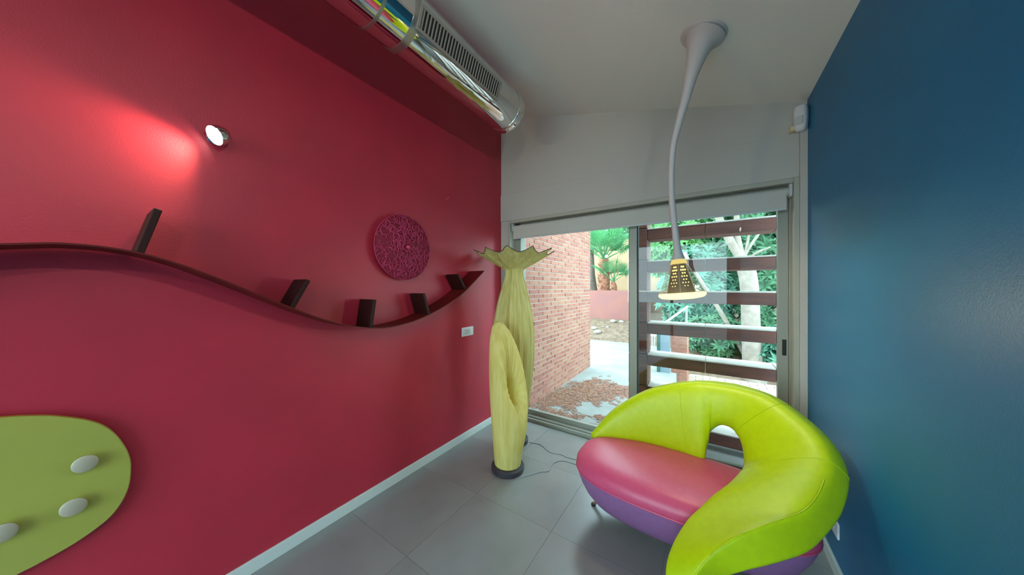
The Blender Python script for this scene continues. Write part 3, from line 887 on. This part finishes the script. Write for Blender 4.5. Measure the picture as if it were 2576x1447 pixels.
# ------------------------------------------------------------------ brick garden wall running out from the door
BX, BY0, BY1 = -1.885, 2.99, 5.56
gw = MB().box(BX - 0.24, BX - 0.008, BY0, BY1 - 0.008, -0.1, 3.4).build('garden_wall', M['mortar'])
struct(gw, 'tall red brick wall running outwards along the patio', 'wall')
BL, BH, PL, PH = 0.238, 0.047, 0.25, 0.060
bricks = []
for me_i in range(4):
    me = MB().box(-0.05, 0.0, 0, BL, 0, BH).mesh('brick')
    me.materials.append(M['brick_' + 'abcd'[me_i]])
    fix_normals(me)
    bricks.append(me)
cells = []
for j in range(56):
    z = -0.02 + j * PH
    y = BY0 - (0.125 if j % 2 else 0.0)
    while y < BY1 - 0.01:
        a, b = max(y, BY0), min(y + BL, BY1)
        if b - a > 0.03:
            cells.append((a, b, z))
        y += PL
def seen(c):
    a, b, z = c
    y = (a + b) / 2
    f = 0.5534 * 1.885 + 0.8329 * y
    px = 1288 + 740 * (-0.8329 * 1.885 + 0.5534 * y) / f
    py = 723 - 740 * (z - 1.5) / f
    return 1312 < px < 1490 and 560 < py < 1060
vis = sorted([c for c in cells if seen(c)], key=lambda c: c[0])
near = set(vis[:300])
wts = [0.34, 0.3, 0.2, 0.16]
rest = [MB() for _ in range(4)]
for c in cells:
    a, b, z = c
    t = rnd.choices(range(4), wts)[0]
    x = BX + rnd.uniform(-0.003, 0.003)
    if c in near:
        link_mesh('brick', bricks[t], gw, (x, a, z), (0, 0, rnd.uniform(-0.004, 0.004)), (1, (b - a) / BL, 1))
    else:
        rest[t].box(x - 0.05, x, a, b, z, z + BH)
# remaining bricks of this wall, joined
allr = MB()
mi = []
for t in range(4):
    n0 = len(allr.f)
    allr.add(rest[t].v, rest[t].f)
    mi += [t] * (len(allr.f) - n0)
me = allr.mesh('brick_field')
for t in range(4):
    me.materials.append(M['brick_' + 'abcd'[t]])
me.polygons.foreach_set('material_index', mi)
fix_normals(me)
o = link_mesh('brick_field', me, gw)
o['kind'] = 'stuff'

# ------------------------------------------------------------------ clay beams in front of the right leaf
YB = 3.30
post = empty('beam_post', 'brown clay-clad post holding the horizontal beams', 'post', (-0.61, 3.42, 0))
for z0 in [k * 0.325 - 0.16 for k in range(9)]:
    part(MB().box(-0.70, -0.520, YB - 0.005, YB + 0.235, z0, z0 + 0.317), 'clay_block', M['beam'], post, bevel=0.004)
names = ['lowest brown clay beam seen through the hole in the sofa back', 'brown clay beam behind the top of the lime sofa back', 'brown clay beam below the door handle height, just above the lime sofa',
         'brown clay beam level with the door handle, below the pendant lamp', 'brown clay beam crossing behind the bottom of the pendant shade', 'brown clay beam crossing behind the neck of the pendant shade', 'topmost wide brown clay beam just under the blind']
for k, zt_ in enumerate((0.165, 0.49, 0.815, 1.14, 1.465, 1.776, 2.108)):
    bm_ = empty('clay_beam', names[k], 'beam', (0.4, YB + 0.11, zt_ - 0.12), 'horizontal clay beams outside the door')
    x = -0.518
    while x < 1.55:
        x1 = min(x + 0.50, 1.6)
        part(MB().box(x + 0.0015, x1 - 0.0015, YB + rnd.uniform(-0.002, 0.002), YB + 0.22, zt_ - 0.118, zt_ - 0.012), 'clay_block', M['beam'], bm_, bevel=0.005)
        part(MB().box(x + 0.0015, x1 - 0.0015, YB - 0.004, YB + 0.224, zt_ - 0.012, zt_ + rnd.uniform(-0.001, 0.003)), 'coping', M['coping'], bm_, bevel=0.003)
        x = x1
o = MB().box(-0.518, 1.6, YB, YB + 0.03, 2.150, 2.178).build('steel_rail', M['lampbase'], bevel=0.003)
tag(o, 'thin dark rail above the topmost clay beam', 'rail')

# ------------------------------------------------------------------ rusted planter wall, ochre wall
pw = empty('corten_planter', 'rusted steel retaining wall under the palm', 'retaining wall', (-4.4, 10.0, 0.3), kind='structure')
for x0, x1 in ((-7.0, -5.2), (-5.2, -3.62), (-3.62, -1.88)):
    part(MB().box(x0 + 0.003, x1 - 0.003, 10.0, 10.03, 0.2, 1.40), 'steel_sheet', M['corten'], pw)
part(MB().box(-7.0, -1.9, 10.03, 13.9, 1.0, 1.34), 'gravel_fill', M['gravel'], pw)
hw = MB().box(-9, -1.2, 14.0, 14.3, 0.3, 3.7).build('ochre_wall', M['ochre'])
struct(hw, 'ochre rendered wall behind the palm', 'wall')
mb = MB()
def stone(mb, x, y, z, r):
    rs = []
    for i in range(5):
        t = PI * (i + 0.5) / 5
        rs.append([(x + r * math.sin(t) * math.cos(2 * PI * k / 7) * (1 + 0.3 * noise.noise(Vector((x * 9 + k, y, i)))), y + 0.8 * r * math.sin(t) * math.sin(2 * PI * k / 7), z + 0.55 * r * math.cos(t)) for k in range(7)])
    return mb.rings(rs)
for x, y, r, lab in ((-2.98, 9.15, 0.10, 'pale stone on the littered bank nearest the brick wall end'), (-2.80, 8.95, 0.13, 'largest pale stone at the front of the littered bank'), (-2.55, 9.75, 0.11, 'pale stone tight against the foot of the rusted planter'),
                     (-2.30, 9.80, 0.09, 'pale stone by the planter foot next to the meeting stile'), (-2.62, 9.35, 0.06, 'smallest pale stone in the middle of the littered bank')):
    o = stone(MB(), x, y, bank_z(x, y) + 0.2 * r, r).build('garden_stone', M['gravel'], smooth=60)
    tag(o, lab, 'stone', 'loose stones on the bank')

# ------------------------------------------------------------------ plants
def leaf(mb, p, d, up, l, w):
    s_ = d.cross(up)
    if s_.length < 1e-4:
        s_ = Vector((1, 0, 0))
    s_.normalize()
    n = s_.cross(d).normalized()
    a = p
    b = p + d * l * 0.5 + s_ * w + n * w * 0.4
    c = p + d * l - n * l * 0.12
    e = p + d * l * 0.5 - s_ * w + n * w * 0.4
    m_ = p + d * l * 0.5
    mb.add([a, b, c, e, m_], [(0, 1, 4), (1, 2, 4), (4, 2, 3), (0, 4, 3)])

def rosettes(mb, c, rx, ry, rz, n, l, w, k=9, shell=0.55):
    for _ in range(n):
        while True:
            v = Vector((rnd.uniform(-1, 1), rnd.uniform(-1, 1), rnd.uniform(-1, 1)))
            if shell < v.length < 1:
                break
        p = Vector(c) + Vector((v.x * rx, v.y * ry, v.z * rz))
        ax = (v + Vector((0, -0.3, 0.6))).normalized()
        t1 = ax.orthogonal().normalized()
        t2 = ax.cross(t1)
        ll = l * rnd.uniform(0.7, 1.25)
        a0 = rnd.random() * 6
        for q in range(k):
            a = a0 + 2 * PI * q / k
            d = ((t1 * math.cos(a) + t2 * math.sin(a)) * 0.85 + ax * rnd.uniform(0.2, 0.9)).normalized()
            leaf(mb, p, d, ax, ll, w * rnd.uniform(0.8, 1.2))

def shrub(label, c, rx, ry, rz, n, l, w, m, name='garden_shrub', group='shrubs behind the clay beams', k=9):
    gz = bank_z(c[0], c[1])
    s_ = empty(name, label, 'shrub', (c[0], c[1], gz), group)
    mb = MB()
    rosettes(mb, c, rx, ry, rz, n, l, w, k)
    f = part(mb, 'foliage', M[m], s_)
    f['kind'] = 'stuff'
    for q in range(4):
        a = rnd.random() * 6.28
        part(MB().tube([(c[0] + 0.08 * math.cos(a), c[1] + 0.08 * math.sin(a), gz - 0.05), (c[0] + 0.2 * rx * math.cos(a), c[1] + 0.2 * ry * math.sin(a), (gz + c[2]) / 2), (c[0] + 0.6 * rx * math.cos(a), c[1] + 0.6 * ry * math.sin(a), c[2] + 0.3 * rz)], [0.03, 0.022, 0.01], 6), 'stem', M['bark_dark'], s_, smooth=60)
    return s_
shrub('dense blue-green shrub left of the pale forked tree', (-0.25, 8.8, 1.35), 0.85, 0.7, 1.15, 416, 0.213, 0.032, 'leaf_c')
shrub('low dark green shrub at the foot of the pale forked tree', (0.1, 8.0, 0.42), 0.55, 0.4, 0.42, 192, 0.188, 0.029, 'leaf_a')
shrub('dark green shrub just right of the pale forked tree', (1.35, 8.5, 1.2), 0.75, 0.6, 1.35, 384, 0.213, 0.032, 'leaf_a')
shrub('small green shrub low beside the door lock stile', (1.15, 7.6, 0.25), 0.4, 0.35, 0.45, 160, 0.175, 0.028, 'leaf_c')
shrub('tall bright green shrub high behind the pendant tube', (-0.75, 10.2, 2.9), 1.1, 0.8, 1.2, 448, 0.275, 0.043, 'leaf_b')
shrub('tall green shrub behind the fork of the pale tree', (0.9, 10.2, 2.9), 1.2, 0.8, 1.5, 496, 0.275, 0.041, 'leaf_a')
shrub('far green shrub at the right end of the beams', (2.6, 9.6, 2.4), 1.1, 0.8, 2.0, 448, 0.250, 0.038, 'leaf_b')
def tree_top(label, c, rx, ry, rz, n, l, m):
    gz = 0.4
    s_ = empty('background_tree', label, 'tree', (c[0], c[1], gz), 'trees beyond the ochre wall')
    mb = MB()
    rosettes(mb, c, rx, ry, rz, n, l, l * 0.17, 8)
    f = part(mb, 'foliage', M[m], s_)
    f['kind'] = 'stuff'
    part(MB().tube([(c[0], c[1], gz - 0.1), (c[0] + 0.1, c[1], c[2] - rz * 0.3), (c[0], c[1], c[2] + rz * 0.4)], [0.16, 0.12, 0.05], 8), 'trunk', M['bark_dark'], s_, smooth=60)
tree_top('leafy tree rising behind the ochre wall above the palm', (-5.4, 16.2, 5.2), 2.6, 1.4, 2.4, 700, 0.34, 'leaf_b')
tree_top('leafy tree behind the ochre wall near the meeting stile', (-1.6, 15.8, 4.4), 2.2, 1.2, 2.8, 700, 0.32, 'leaf_a')
tree_top('broad green tree far behind the clay beams', (1.6, 14.0, 4.0), 2.6, 1.2, 3.2, 900, 0.34, 'leaf_c')

# pale forked tree
ft = empty('pale_forked_tree', 'pale-barked tree forking behind the clay beams', 'tree', (0.72, 7.4, -0.4))
trunk = [(0.80, 7.3, -0.45), (0.745, 7.35, -0.2), (0.715, 7.4, 0.4), (0.705, 7.45, 1.0), (0.695, 7.5, 1.45), (0.655, 7.5, 1.80), (0.58, 7.5, 2.10)]
part(MB().tube(cat_rom(trunk, 30), [0.20 - 0.05 * min(1, k / 10) for k in range(31)], 14), 'trunk', M['bark_pale'], ft, smooth=60)
for pth, r0 in (([(0.60, 7.5, 2.05), (0.44, 7.5, 2.35), (0.27, 7.5, 2.75), (0.05, 7.55, 3.4)], 0.10), ([(0.585, 7.5, 2.08), (0.52, 7.5, 2.4), (0.49, 7.5, 2.75), (0.50, 7.5, 3.5)], 0.07),
                ([(0.60, 7.5, 2.1), (0.72, 7.48, 2.35), (0.86, 7.46, 2.58), (1.05, 7.4, 2.8)], 0.03), ([(0.60, 7.5, 2.08), (0.67, 7.48, 2.45), (0.70, 7.46, 2.8)], 0.028), ([(0.62, 7.5, 2.02), (0.80, 7.45, 2.18), (1.0, 7.4, 2.27)], 0.024)):
    q = cat_rom(pth, 12)
    part(MB().tube(q, [r0 * (1 - 0.4 * k / 12) for k in range(13)], 10), 'branch', M['bark_pale'], ft, smooth=60)
mb = MB()
rosettes(mb, (0.5, 7.6, 3.9), 1.3, 0.9, 0.7, 260, 0.2, 0.03, 8, 0.2)
f = part(mb, 'foliage', M['leaf_b'], ft)
f['kind'] = 'stuff'
lt = empty('leaning_sapling', 'thin pale trunk leaning left behind the pendant shade', 'tree', (0.80, 7.7, -0.2))
part(MB().tube(cat_rom([(0.80, 7.7, -0.25), (0.34, 7.7, 0.75), (0.06, 7.7, 1.30), (-0.24, 7.7, 1.85), (-0.45, 7.7, 2.3)], 24), 0.045, 10), 'trunk', M['bark_pale'], lt, smooth=60)

# palms in the planter
def palm(name, label, x, y, z, h, r, nf, fl_, m_):
    p = empty(name, label, 'palm', (x, y, z), 'palms in the planter')
    q = cat_rom([(x, y, z - 0.05), (x + 0.03, y, z + h * 0.5), (x - 0.02, y, z + h)], 14)
    part(MB().tube(q, [r * (1.25 - 0.5 * k / 14) for k in range(15)], 14), 'trunk', M['palm_bark'], p, smooth=60)
    for k in range(int(26 * min(1, h))):
        a, u = k * 2.4, (k + 0.5) / (26 * min(1, h))
        c = Vector((x, y, z + h * u))
        d = Vector((math.cos(a), math.sin(a), 0.9)).normalized()
        mb = MB()
        rr = r * (1.2 - 0.45 * u)
        b0 = c + Vector((math.cos(a), math.sin(a), 0)) * rr * 0.85
        s_ = d.cross(Vector((0, 0, 1))).normalized()
        tip = b0 + d * r * 0.9
        nrm = s_.cross(d)
        mb.add([b0 + s_ * r * 0.5, b0 - s_ * r * 0.5, tip + s_ * r * 0.12, tip - s_ * r * 0.12, b0 + s_ * r * 0.4 - nrm * r * 0.2, b0 - s_ * r * 0.4 - nrm * r * 0.2], [(0, 1, 3, 2), (4, 5, 3, 2), (0, 2, 4), (1, 5, 3), (0, 4, 5, 1)])
        part(mb, 'leaf_base', M['palm_bark'], p)
    for k in range(nf):
        a = k * 2.4 + 0.3
        el = 1.35 - 1.0 * (k / nf)
        d = Vector((math.cos(a) * math.cos(el), math.sin(a) * math.cos(el), math.sin(el)))
        b0 = Vector((x, y, z + h * 0.98))
        e0 = b0 + d * fl_ * 0.5
        mb = MB()
        mb.tube([b0, b0 + d * fl_ * 0.3 + Vector((0, 0, 0.02)), e0], [0.02 * fl_, 0.014 * fl_, 0.01 * fl_], 5)
        s_ = d.cross(Vector((0, 0, 1))).normalized()
        up = s_.cross(d)
        for t in range(27):
            b = (t - 13) / 13 * 1.9
            dd = (d * math.cos(b) + s_ * math.sin(b) + up * 0.12).normalized()
            ll = fl_ * 0.62 * (1 - 0.12 * abs(b))
            drop = Vector((0, 0, -0.10 * fl_))
            w = (up.cross(dd)).normalized() * 0.014 * fl_
            mid = e0 + dd * ll * 0.55
            mb.add([e0, mid + w, e0 + dd * ll + drop, mid - w, mid + up * 0.02], [(0, 1, 4), (1, 2, 4), (2, 3, 4), (3, 0, 4)])
        part(mb, 'frond', M[m_], p)
palm('fan_palm', 'stubby fan palm with shaggy trunk in the rusted planter', -3.10, 10.6, 1.36, 1.15, 0.17, 14, 1.45, 'frond')
palm('young_fan_palm', 'small young palm right of the stubby fan palm', -2.74, 10.5, 1.36, 0.34, 0.09, 6, 0.95, 'frond')
dt = MB().tube([(-3.55, 10.9, 1.3), (-3.62, 10.9, 2.0), (-3.66, 10.9, 3.2)], [0.14, 0.10, 0.08], 10)
tag(dt.build('dark_trunk', M['bark_dark'], smooth=60), 'dark bare trunk beside the end of the brick wall', 'tree trunk')

# ------------------------------------------------------------------ brick pier, gate and handrail behind the beams
pr_ = MB().box(-0.545, -0.31, 6.03, 6.6, -0.4, 0.78).build('brick_pier', M['mortar'])
tag(pr_, 'short brick pier beside the green gate', 'pier')
for j in range(19):
    z = -0.36 + j * 0.06
    segs = [(-0.55, -0.425), (-0.415, -0.30)] if j % 2 else [(-0.55, -0.49), (-0.48, -0.365), (-0.355, -0.30)]
    for a, b in segs:
        MB().box(a, b, 6.02, 6.13, z, z + 0.048).build('brick', M['brick_' + rnd.choice('abd')], pr_)
    for q in range(2):
        MB().box(-0.40, -0.302, 6.14 + q * 0.235, 6.36 + q * 0.235, z, z + 0.048).build('brick', M['brick_' + rnd.choice('abd')], pr_)
part2 = MB().box(-0.57, -0.28, 6.0, 6.62, 0.78, 0.82).build('cap', M['coping'], pr_, bevel=0.005)
gt = empty('garden_gate', 'green gate with thin white bars behind the beams', 'gate', (-0.75, 5.95, -0.33))
part(MB().box(-0.77, -0.715, 5.92, 5.98, -0.33, 0.70), 'gate_post', M['rail_green'], gt)
part(MB().box(-1.25, -0.77, 5.935, 5.965, 0.60, 0.64), 'rail', M['rail_white'], gt)
part(MB().box(-1.25, -0.77, 5.935, 5.965, -0.24, -0.20), 'rail', M['rail_white'], gt)
for k in range(11):
    x = -0.81 - k * 0.042
    part(MB().box(x - 0.007, x + 0.007, 5.943, 5.957, -0.22, 0.62), 'bar', M['rail_white'], gt)
part(MB().box(-0.715, -0.56, 5.94, 5.96, -0.33, 0.66), 'gate_panel', mat('blue_grey_sheet', (120, 138, 150), 0.5, bump=0.02), gt)
hr = empty('stair_handrail', 'pale sloping handrail above the green gate', 'handrail', (-0.55, 6.3, 0.3))
part(MB().tube([(-0.78, 6.25, 0.74), (-0.33, 6.85, 1.12)], 0.022, 10), 'rail', M['handrail'], hr, smooth=60)
part(MB().tube([(-0.35, 6.82, 0.2), (-0.35, 6.82, 1.10)], 0.018, 8), 'stanchion', M['handrail'], hr, smooth=60)
part(MB().tube([(-0.76, 6.28, 0.2), (-0.76, 6.28, 0.75)], 0.018, 8), 'stanchion', M['handrail'], hr, smooth=60)
